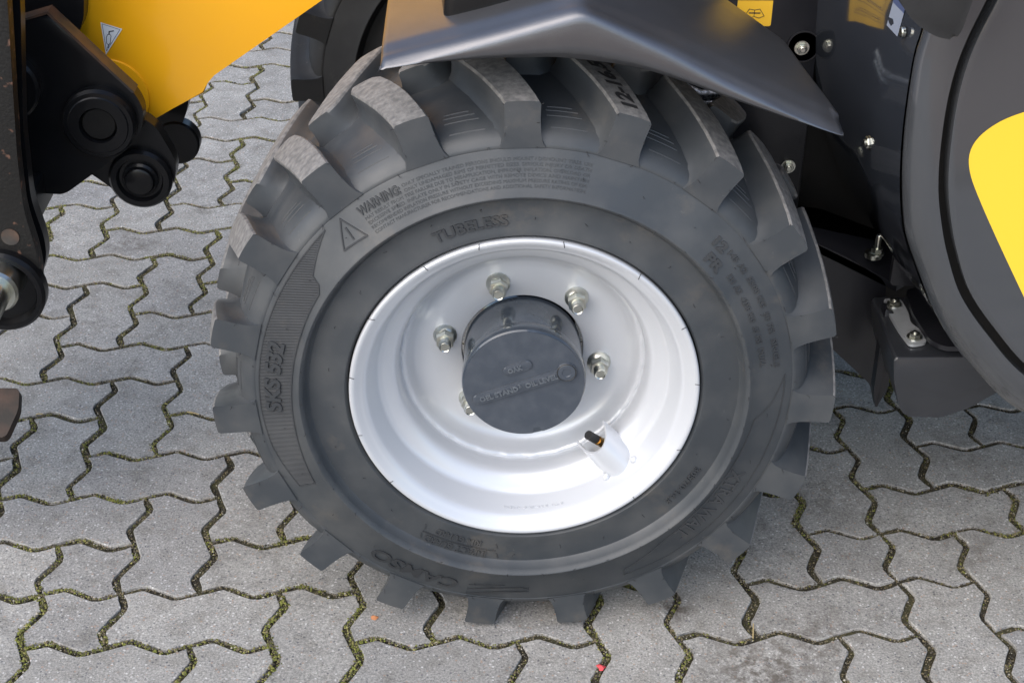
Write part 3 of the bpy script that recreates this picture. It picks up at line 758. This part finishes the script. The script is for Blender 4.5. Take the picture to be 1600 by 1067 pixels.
# lamp foot standing on the mudguard
bm = bmesh.new()
foot = rounded([(-.103, .050), (.012, .050), (.012, .16), (-.110, .16)], .012)
a = [bm.verts.new((x, y, .874+.3*(x+.10)+.0)) for x, y in foot]; b = [bm.verts.new((x, y, .874+.3*(x+.10)-.010)) for x, y in foot]
c_ = [bm.verts.new((x*.98-.001, .057+(y-.05)*.96, .874+.3*(x+.10)+.035)) for x, y in foot]
for A, B in ((b, a), (a, c_)):
    for k in range(len(foot)): bm.faces.new((A[k], A[(k+1) % len(foot)], B[(k+1) % len(foot)], B[k]))
bm.faces.new(c_)
from_bm('lamp_foot', bm, M['black'], fender, 30)

# ---- rear body: glossy return panel, rolled frame, side panel -------
SEAM = [(.462, 1.20), (.446, 1.05), (.434, .93), (.428, .878), (.4235, .844), (.424, .772), (.429, .71), (.438, .655), (.447, .622), (.466, .580), (.497, .518), (.535, .463), (.597, .397), (.638, .368), (.72, .322), (.84, .285), (1.05, .27)]
GAP = [(.575, 1.20), (.522, 1.04), (.483, .925), (.466, .867), (.4595, .814), (.4605, .752), (.466, .700), (.477, .654), (.491, .612), (.515, .559), (.555, .506), (.613, .445), (.70, .392), (.82, .352), (1.05, .33)]
NB = 110
sc_, gc_ = smooth_curve(SEAM, NB), smooth_curve(GAP, NB)
V, F = [], []; ny = 14
for j in range(ny+1):
    q = j/ny; y = .002+q*.352
    for x, z in sc_: V.append((x-.036*q+.0012*math.sin(9*z+14*q), y, z))
F = [(j*NB+i, j*NB+i+1, (j+1)*NB+i+1, (j+1)*NB+i) for j in range(ny) for i in range(NB-1)]
ret = part('return_panel', V, F, M['gloss'], loader, 60, label='glossy dark return panel mirroring the stickers')
V, F = [], []; na_ = 12
for i in range(NB):
    s_, g_ = sc_[i], gc_[i]
    for k in range(na_+1):
        q = k/na_*math.pi/2; e = 1-math.cos(q)
        V.append((s_[0]+(g_[0]-s_[0])*e+(.0015 if k == 0 else 0), -.003-.034*math.sin(q), s_[1]+(g_[1]-s_[1])*e))
    V.append((g_[0]+.001, -.012, g_[1]))
n = na_+2
F = [(i*n+k, i*n+k+1, (i+1)*n+k+1, (i+1)*n+k) for i in range(NB-1) for k in range(n-1)]
frame = part('rolled_frame', V, F, M['anthracite'], loader, 50, label='rounded anthracite frame edge along the side panel')
# dull black strip laid in the gap
off = lambda c, d: np.array([c[i]+d*np.array([-(c[min(i+1, NB-1)]-c[max(i-1, 0)])[1], (c[min(i+1, NB-1)]-c[max(i-1, 0)])[0]])/np.linalg.norm(c[min(i+1, NB-1)]-c[max(i-1, 0)]) for i in range(NB)])
g2 = off(gc_, .0105); g3 = off(gc_, -.004)
V = [(x, -.016, z) for x, z in g3]+[(x, -.016, z) for x, z in off(gc_, .02)]
part('gap_strip', V, [(i, i+1, NB+i+1, NB+i) for i in range(NB-1)], M['blackdull'], loader)
V, F = [], []
layers = [(off(gc_, .0105), -.012), (off(gc_, .0105), -.034), (off(gc_, .0115), -.0372), (off(gc_, .0140), -.0388), (off(gc_, .019), -.0392)]
for cv, y in layers: V += [(x, y, z) for x, z in cv]
F = [(l*NB+i, l*NB+i+1, (l+1)*NB+i+1, (l+1)*NB+i) for l in range(len(layers)-1) for i in range(NB-1)]
b = (len(layers)-1)*NB; ex = len(V); V += [(1.05, -.0392, 1.20)]
F.append([ex]+list(range(b, b+NB)))
side = part('side_panel', V, F, M['anthracite'], loader, 40, label='anthracite side panel with large yellow decal')
DEC = [(.90, .86), (.70, .838), (.60, .815), (.547, .797), (.520, .784), (.501, .766), (.494, .746), (.4985, .722), (.514, .690), (.547, .632), (.591, .558), (.66, .44), (.72, .40), (.90, .40)]
dc = [tuple(q) for q in smooth_curve(DEC[2:11], 60)]
dp = [DEC[0], DEC[1]]+dc+DEC[11:]
part('yellow_decal', [(x, -.0397, z) for x, z in dp], [list(range(len(dp)))], M['decal'], side)
# hand-rail end and plug at the top
prism('grip_end', rounded([(.355, 1.1), (.366, .952), (.388, .924), (.414, .9085), (.434, .905), (.440, .914), (.452, .98), (.47, 1.1)], .016, 5), -.105, -.055, M['blackplastic'], loader, .010, label='black plastic grip end at the top right')
pl_ = lathe('panel_plug', [(.0062, .0025), (.0062, -.0008), (.005, -.002)], M['zinc'], ret, segs=24); pl_.matrix_basis = Matrix.Translation((.4175, .035, .862)) @ Matrix.Rotation(R(-84), 4, 'Z')
# blue and white reflection in the gloss panel, painted as flat patches
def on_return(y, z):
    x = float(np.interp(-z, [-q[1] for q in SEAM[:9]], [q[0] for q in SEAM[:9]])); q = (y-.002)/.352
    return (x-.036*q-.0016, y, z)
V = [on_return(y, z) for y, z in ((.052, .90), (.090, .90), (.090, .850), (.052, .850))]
st2 = part('notice_reflection', V, [(0, 1, 2, 3)], M['pale'], ret)
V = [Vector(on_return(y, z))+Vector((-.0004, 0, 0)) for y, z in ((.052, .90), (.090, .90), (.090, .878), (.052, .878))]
part('notice_reflection_top', V, [(0, 1, 2, 3)], M['blue'], ret)

# ---- dark bodywork behind the wheel ---------------------------------
bm = bmesh.new(); bm_prism(bm, [(.02, .47), (.395, .47), (.395, 1.3), (.02, 1.3)], .352, .37, .002)
back = from_bm('back_panel', bm, M['frame'], loader, label='black inner panel behind the mudguard')
def flat(name, poly, y, m, parent): return part(name, [(x, y, z) for x, z in poly], [list(range(len(poly)))], m, parent)
stk = flat('manual_sticker', rounded([(.281, .752), (.329, .752), (.329, .86), (.281, .86)], .004), .3514, M['sticker'], back)
V, F = [], []
for pts, cl, wd in (([(.281, .7885), (.329, .7885)], False, .0009), ([(.2925, .7665), (.298, .776), (.305, .7745), (.312, .776), (.3185, .7665), (.312, .7635), (.305, .7655), (.298, .7635)], True, .0008), ([(.305, .7745), (.305, .7655)], False, .0008), ([(.2985, .7705), (.3125, .7705)], False, .0016), ([(.290, .797), (.320, .797), (.320, .83), (.290, .83)], True, .0012), ([(.295, .801), (.315, .801)], False, .0016), ([(.281, .752), (.329, .752), (.329, .86), (.281, .86)], True, .0006)):
    sv, sf = stroke2d(pts, wd, cl); b = len(V); V += [(x, .3509, z) for x, z in sv]; F += [[b+i for i in q] for q in sf]
part('manual_symbol', V, F, M['ink'], stk)
def bolt_mesh(name='bolt', rad_=.0075):
    bm = bmesh.new(); bm_lathe(bm, [(rad_*1.35, 0), (rad_*1.35, -.0015)], segs=24)
    bm_prism(bm, [(rad_*math.cos(R(60*k)), rad_*math.sin(R(60*k))) for k in range(6)], -.0012, -.0065, .0007, 2)
    bm_lathe(bm, [(rad_*.55, -.006), (rad_*.55, -.0085), (rad_*.45, -.0092)], segs=16)
    bmesh.ops.recalc_face_normals(bm, faces=bm.faces); me = bpy.data.meshes.new(name); bm.to_mesh(me); bm.free(); me.materials.append(M['zinc'])
    me.polygons.foreach_set('use_smooth', [True]*len(me.polygons)); me.set_sharp_from_angle(angle=R(30)); return me
bo = bolt_mesh()
for x, z in ((.374, .546), (.374, .722)): obj('bolt', bo, back, loc=(x, .3515, z))
obj('bolt', bo, ret, loc=(.4255, .20, .62)).matrix_basis = Matrix.Translation((.4215, .115, .690)) @ Matrix.Rotation(R(-82), 4, 'Z')
lathe('recess_ring', [(.022, .3518), (.0222, .3495), (.0205, .3495), (.0205, .3518)], M['frame'], back, .376, .724, 40)
prism('frame_plate', rounded([(.10, .50), (.20, .50), (.405, .456), (.468, .425), (.524, .389), (.537, .259), (.541, .165), (.524, .213), (.453, .281), (.40, .33), (.10, .40)], .012, 3), .30, .325, M['frame'], loader, .002, label='black frame plate beside the tyre')
bm = bmesh.new()
for q in ([(.10, .30, .500), (.405, .30, .455), (.54, .30, .385), (.62, .36, .40), (.43, .36, .475), (.10, .36, .52)],):
    bm.faces.new([bm.verts.new(v) for v in q])
r_ = bmesh.ops.extrude_face_region(bm, geom=bm.faces[:]); 
for v in [g for g in r_['geom'] if isinstance(g, bmesh.types.BMVert)]: v.co.z -= .012
from_bm('frame_shelf', bm, M['frame'], loader)
prism('main_frame', [(.34, .20), (1.1, .20), (1.1, .9), (.42, .9), (.40, .5)], .42, .90, M['blackdull'], loader, .005)
prism('front_frame', [(-.08, .28), (.36, .24), (.36, .78), (-.02, .78)], .40, .92, M['blackdull'], loader, .005)
bm = bmesh.new(); bm_lathe(bm, [(.0105, .434), (.0105, .437)], .5035, 0, 24, 0, 'Z', .30); bm_lathe(bm, [(.0085, .437), (.0085, .444)], .5035, 0, 6, 0, 'Z', .30); bm_lathe(bm, [(.0045, .44), (.0045, .463), (.0038, .4645)], .5035, 0, 16, 0, 'Z', .30)
bm_lathe(bm, [(.0125, .427), (.0125, .4335)], .5005, 0, 24, 0, 'Z', .305)
from_bm('frame_bolt', bm, M['zinc'], loader, 30)
prism('stop_plate', rounded([(.507, .424), (.507, .484), (.519, .513), (.60, .53), (.60, .424)], .006), .225, .235, M['frame'], loader, .002)
# mounting bracket with bolted strap
brk = prism('mount_bracket', rounded([(.4895, .386), (.496, .345), (.507, .310), (.518, .2905), (.568, .289), (.603, .304), (.639, .331), (.70, .372), (.70, .386)], .006), .100, .26, M['bracket'], loader, .006, label='anthracite mounting bracket under the side panel', smooth=40, dx=.004)
prism('bracket_cheek', rounded([(.500, .40), (.516, .39), (.522, .27), (.5085, .232), (.502, .262)], .006), .205, .225, M['frame'], loader, .002)
bm = bmesh.new(); pts = rounded([(.540, .262), (.534, .190), (.541, .120), (.556, .103), (.70, .103), (.70, .262)], .018, 5)
A = [bm.verts.new((x, y, .3935)) for x, y in pts]; B = [bm.verts.new((x, y, .4005)) for x, y in pts]; bm.faces.new(A); bm.faces.new(B)
for k in range(len(pts)): bm.faces.new((A[k], A[(k+1) % len(pts)], B[(k+1) % len(pts)], B[k]))
from_bm('top_plate', bm, M['frame'], brk, 30)
bm = bmesh.new(); pts = rounded([(.506, .247), (.532, .247), (.534, .208), (.530, .180), (.541, .160), (.541, .128), (.515, .121), (.509, .160), (.506, .20)], .010, 4)
A = [bm.verts.new((x, y, .3875)) for x, y in pts]; B = [bm.verts.new((x, y, .3915)) for x, y in pts]; bm.faces.new(A); bm.faces.new(B)
for k in range(len(pts)): bm.faces.new((A[k], A[(k+1) % len(pts)], B[(k+1) % len(pts)], B[k]))
from_bm('zinc_strap', bm, M['strap'], brk, 30)
for x, y, z in ((.519, .230, .3915), (.5265, .142, .3915), (.578, .235, .4005)):
    o = obj('bolt', bo, brk, loc=(x, y, z)); o.rotation_euler = (R(-90), 0, .3); o.scale = (1.05, 1.05, 1.05)
bm = bmesh.new(); bm_lathe(bm, [(.0165, .4008), (.0165, .4045), (.0115, .0045+.4005)], .5785, 0, 28, 0, 'Z', .236); from_bm('washer', bm, M['zinc'], brk, 30)
# braided hose
bm = bmesh.new()
for o_ in (-.011, .003): bm_tube(bm, [(.16, .325, .700+o_), (.205, .315, .680+o_), (.235, .31, .668+o_), (.258, .31, .670+o_), (.285, .325, .684+o_), (.31, .34, .715+o_)], .0068, 12)
from_bm('hydraulic_hose', bm, M['hose'], loader, 60)

prism('belly_occluder', [(.68, .40), (1.4, .36), (1.4, .86), (.50, .86), (.52, .62)], .03, .41, M['blackdull'], loader, .004)  # unseen block added as an occluder to darken the ground below
prism('boom_mast', [(-.06, .79), (.34, .79), (.30, 1.55), (.05, 1.55)], .62, .92, M['black'], loader, .005)
cab = prism('cab', rounded([(.46, 1.32), (1.5, 1.32), (1.5, 2.35), (.60, 2.35)], .04), .20, 1.10, M['frame'], loader, .02, label='dark cab above the side panel')
prism('cab_glass', rounded([(.56, 1.40), (1.42, 1.40), (1.42, 2.25), (.66, 2.25)], .03), .192, .198, M['gloss'], cab, .001)

# ---- lifting boom and linkage at the left ------------------------------
BOOM = [(-.640, .685), (-.60, .76), (-.42, 1.10), (.10, 1.45), (.75, 1.55), (.75, 1.30), (.20, 1.08), (-.284, .7335), (-.448, .618), (-.4600, .6075), (-.4655, .5905), (-.511, .567), (-.574, .5275), (-.60, .52), (-.65, .56)]
boom = prism('lift_boom', BOOM, .50, .60, M['yellow'], loader, .002, label='bright yellow lifting boom')
lathe('boom_boss', [(.060, .502), (.058, .497), (.05, .4965)], M['yellow'], boom, -.604, .584, 48)
sk = flat('grease_sticker', [(-.603, .698), (-.573, .688), (-.601, .649)], .4992, M['white'], boom)
V, F = [], []
bx = lambda u, v: (-.592+u, .679+v)
for pts, cl, wd in (([(-.6008, .6955), (-.5765, .6872), (-.5995, .6548)], True, .0006), ([bx(-.0052, -.004), bx(-.0030, .0005), bx(.0002, .0012), bx(.0018, -.0015), bx(-.0008, -.0125), bx(-.0032, -.0150), bx(-.0058, -.0125)], True, .0008), ([bx(-.0035, -.0150), bx(-.0050, -.0195)], False, .0012), ([bx(-.0010, .001), bx(.0000, .0052), bx(.0060, .0062)], False, .0016)):
    sv, sf = stroke2d(pts, wd, cl); b = len(V); V += [(x, .4987, z) for x, z in sv]; F += [[b+i for i in q] for q in sf]
part('grease_symbol', V, F, M['ink'], sk)
# big black coupler plate with pin
plate = prism('coupler_plate', rounded([(-.80, .70), (-.694, .733), (-.649, .7465), (-.545, .630), (-.535, .606), (-.540, .572), (-.562, .545), (-.632, .4945), (-.657, .476), (-.668, .4715), (-.80, .48)], .018, 4), .405, .43, M['black'], loader, .003, label='black coupler plate with large pivot pin')
bm = bmesh.new(); pts = [(-.694, .7338), (-.649, .7473), (-.5445, .6308), (-.548, .6295), (-.6505, .7435), (-.694, .7305)]
bm_prism(bm, pts, .4042, .4315, 0); from_bm('plate_edge', bm, M['edge'], plate, 30)
lathe('pin_boss', [(.0515, .408), (.0515, .392), (.048, .386), (.0425, .3855), (.041, .3835), (.0265, .3835), (.0255, .3900), (.0255, .405)], M['black'], plate, -.5965, .5885, 64, cap=False)
lathe('pivot_pin', [(.0245, .41), (.0245, .3925), (.0225, .3900)], M['blackdull'], plate, -.5965, .5885, 48)
lathe('side_boss', [(.050, .407), (.050, .390), (.046, .386)], M['black'], plate, -.722, .642, 48)
link = prism('tilt_link', rounded([(-.66, .535), (-.600, .60), (-.53, .575), (-.502, .512), (-.508, .476), (-.540, .448), (-.582, .4525), (-.632, .495), (-.66, .51)], .022, 5), .432, .458, M['black'], loader, .003, label='black tilt link with pin boss')
lathe('pin_boss', [(.046, .434), (.046, .424), (.042, .419), (.034, .4185), (.031, .4265), (.026, .4265)], M['black'], link, -.5555, .4875, 56, cap=False)
lathe('pivot_pin', [(.026, .434), (.026, .4205), (.0225, .4180), (.0212, .4190), (.0200, .4135), (.017, .4120)], M['black'], link, -.5555, .4875, 48, smooth=40)
prism('rear_link', rounded([(-.60, .60), (-.50, .58), (-.512, .52), (-.535, .47), (-.56, .455), (-.60, .48)], .012), .60, .63, M['black'], loader, .003)
lathe('rear_link_eye', [(.036, .62), (.036, .60), (.033, .597)], M['black'], loader, -.534, .4655, 48)
prism('tilt_arm', rounded([(-.95, .42), (-.95, .58), (-.80, .52), (-.62, .555), (-.62, .52), (-.70, .455), (-.80, .43)], .01), .46, .50, M['blackdull'], loader, .003)
prism('tilt_cylinder', rounded([(-.90, .66), (-.66, .66), (-.62, .70), (-.60, .85), (-.70, 1.2), (-.90, 1.2)], .03), .47, .56, M['black'], loader, .010)
prism('cross_beam', rounded([(-.95, .455), (-.690, .450), (-.690, .506), (-.712, .508), (-.95, .52)], .006), .36, .60, M['black'], loader, .004)
# hitch plates at the left edge, the near one rusty
hp = prism('hitch_plate', rounded([(-1.08, 1.0), (-.632, 1.0), (-.638, .835), (-.650, .71), (-.658, .622), (-.661, .548), (-.6525, .487), (-.6525, .445), (-.667, .402), (-.70, .374), (-.74, .372), (-.85, .38), (-.87, .17), (-1.08, .17)], .022, 5), .20, .222, M['rust'], loader, .002, label='rust-flecked black hitch plate at the left edge')
prism('hitch_plate', rounded([(-1.08, 1.0), (-.625, 1.0), (-.639, .815), (-.6615, .64), (-.6665, .537), (-.6565, .479), (-.6575, .449), (-.674, .408), (-.72, .39), (-.85, .40), (-.87, .17), (-1.08, .17)], .02, 5), .256, .278, M['black'], loader, .002)
lathe('hitch_boss', [(.060, .205), (.060, .188), (.056, .183), (.050, .182), (.0475, .187), (.0465, .205)], M['black'], hp, -.706, .4325, 56, cap=False)
lathe('hitch_boss_fill', [(.0468, .199), (.0468, .1985)], M['black'], hp, -.706, .4325, 40)
bm = bmesh.new(); bm_lathe(bm, [(.031, .20), (.031, .155), (.028, .150), (.022, .150), (.022, .05), (.020, .047)], -.7020, .452, 48)
from_bm('locking_pin', bm, M['zinc'], hp, 30)
lathe('rust_hole', [(.012, .201), (.012, .1985)], M['edge'], hp, -.684, .510, 20)
bm = bmesh.new()
pts = rounded([(-1.02, .165), (-.7185, .165), (-.7170, .198), (-.731, .240), (-1.02, .242)], .008, 5)
# tilted foot plate: outline in (x, along), thickness down
A = [bm.verts.new((x, .17+(z-.148)*.75, .200+(z-.148)*.62)) for x, z in [(q[0], .246-(q[1]-.148)+.0) for q in pts]]
bm.faces.new(A); g_ = bmesh.ops.extrude_face_region(bm, geom=bm.faces[:])
for v in [e for e in g_['geom'] if isinstance(e, bmesh.types.BMVert)]: v.co += Vector((.001, .006, -.012))
from_bm('hitch_foot', bm, M['foot'], loader, 30, label='black foot plate of the hitch at the left edge')

# ================================================================ litter on the paving
def scrap(name, x, y, pts, m, label, cat, z=.0014):
    V = [(x+a, y+b, z+.0018*math.sin(5*i)) for i, (a, b) in enumerate(pts)]+[(x, y, z+.0032)]; n = len(pts)
    o = part(name, V, [(i, (i+1) % n, n) for i in range(n)], m, None); so_ = o.modifiers.new('thick', 'SOLIDIFY'); so_.thickness = .0006
    o['label'] = label; o['category'] = cat; return o
scrap('leaf_scrap', .1045, -.078, [(.006*math.cos(k)*(1+.4*math.sin(3*k)), .006*math.sin(k)) for k in np.linspace(0, 5.6, 9)], M['leaf'], 'tiny crimson leaf scrap on a paver below the tyre', 'leaf')
scrap('leaf_scrap', -.208, .024, [(.0055*math.cos(k)*(1+.3*math.sin(2*k)), .0048*math.sin(k)) for k in np.linspace(0, 5.6, 8)], M['leafo'], 'small orange leaf scrap below the leftmost bottom lugs', 'leaf')
def straw(x, y, a, l, label):
    bm = bmesh.new(); d = Vector((math.cos(a), math.sin(a), 0))
    bm_tube(bm, [Vector((x, y, .0012))-d*l/2, Vector((x, y, .0022)), Vector((x, y, .0012))+d*l/2], .0009, 6)
    o = from_bm('straw_stalk', bm, M['straw'], None); o['label'] = label; o['category'] = 'straw'; return o
straw(-.541, .535, -.35, .022, 'pale straw stalk beside the tyre at its left edge')
straw(-.797, .532, .05, .010, 'short pale straw bit in the mossy joint by the foot plate')
straw(.322, -.006, 1.4, .030, 'thin dry stalk standing up from the joint right of the tyre bottom')
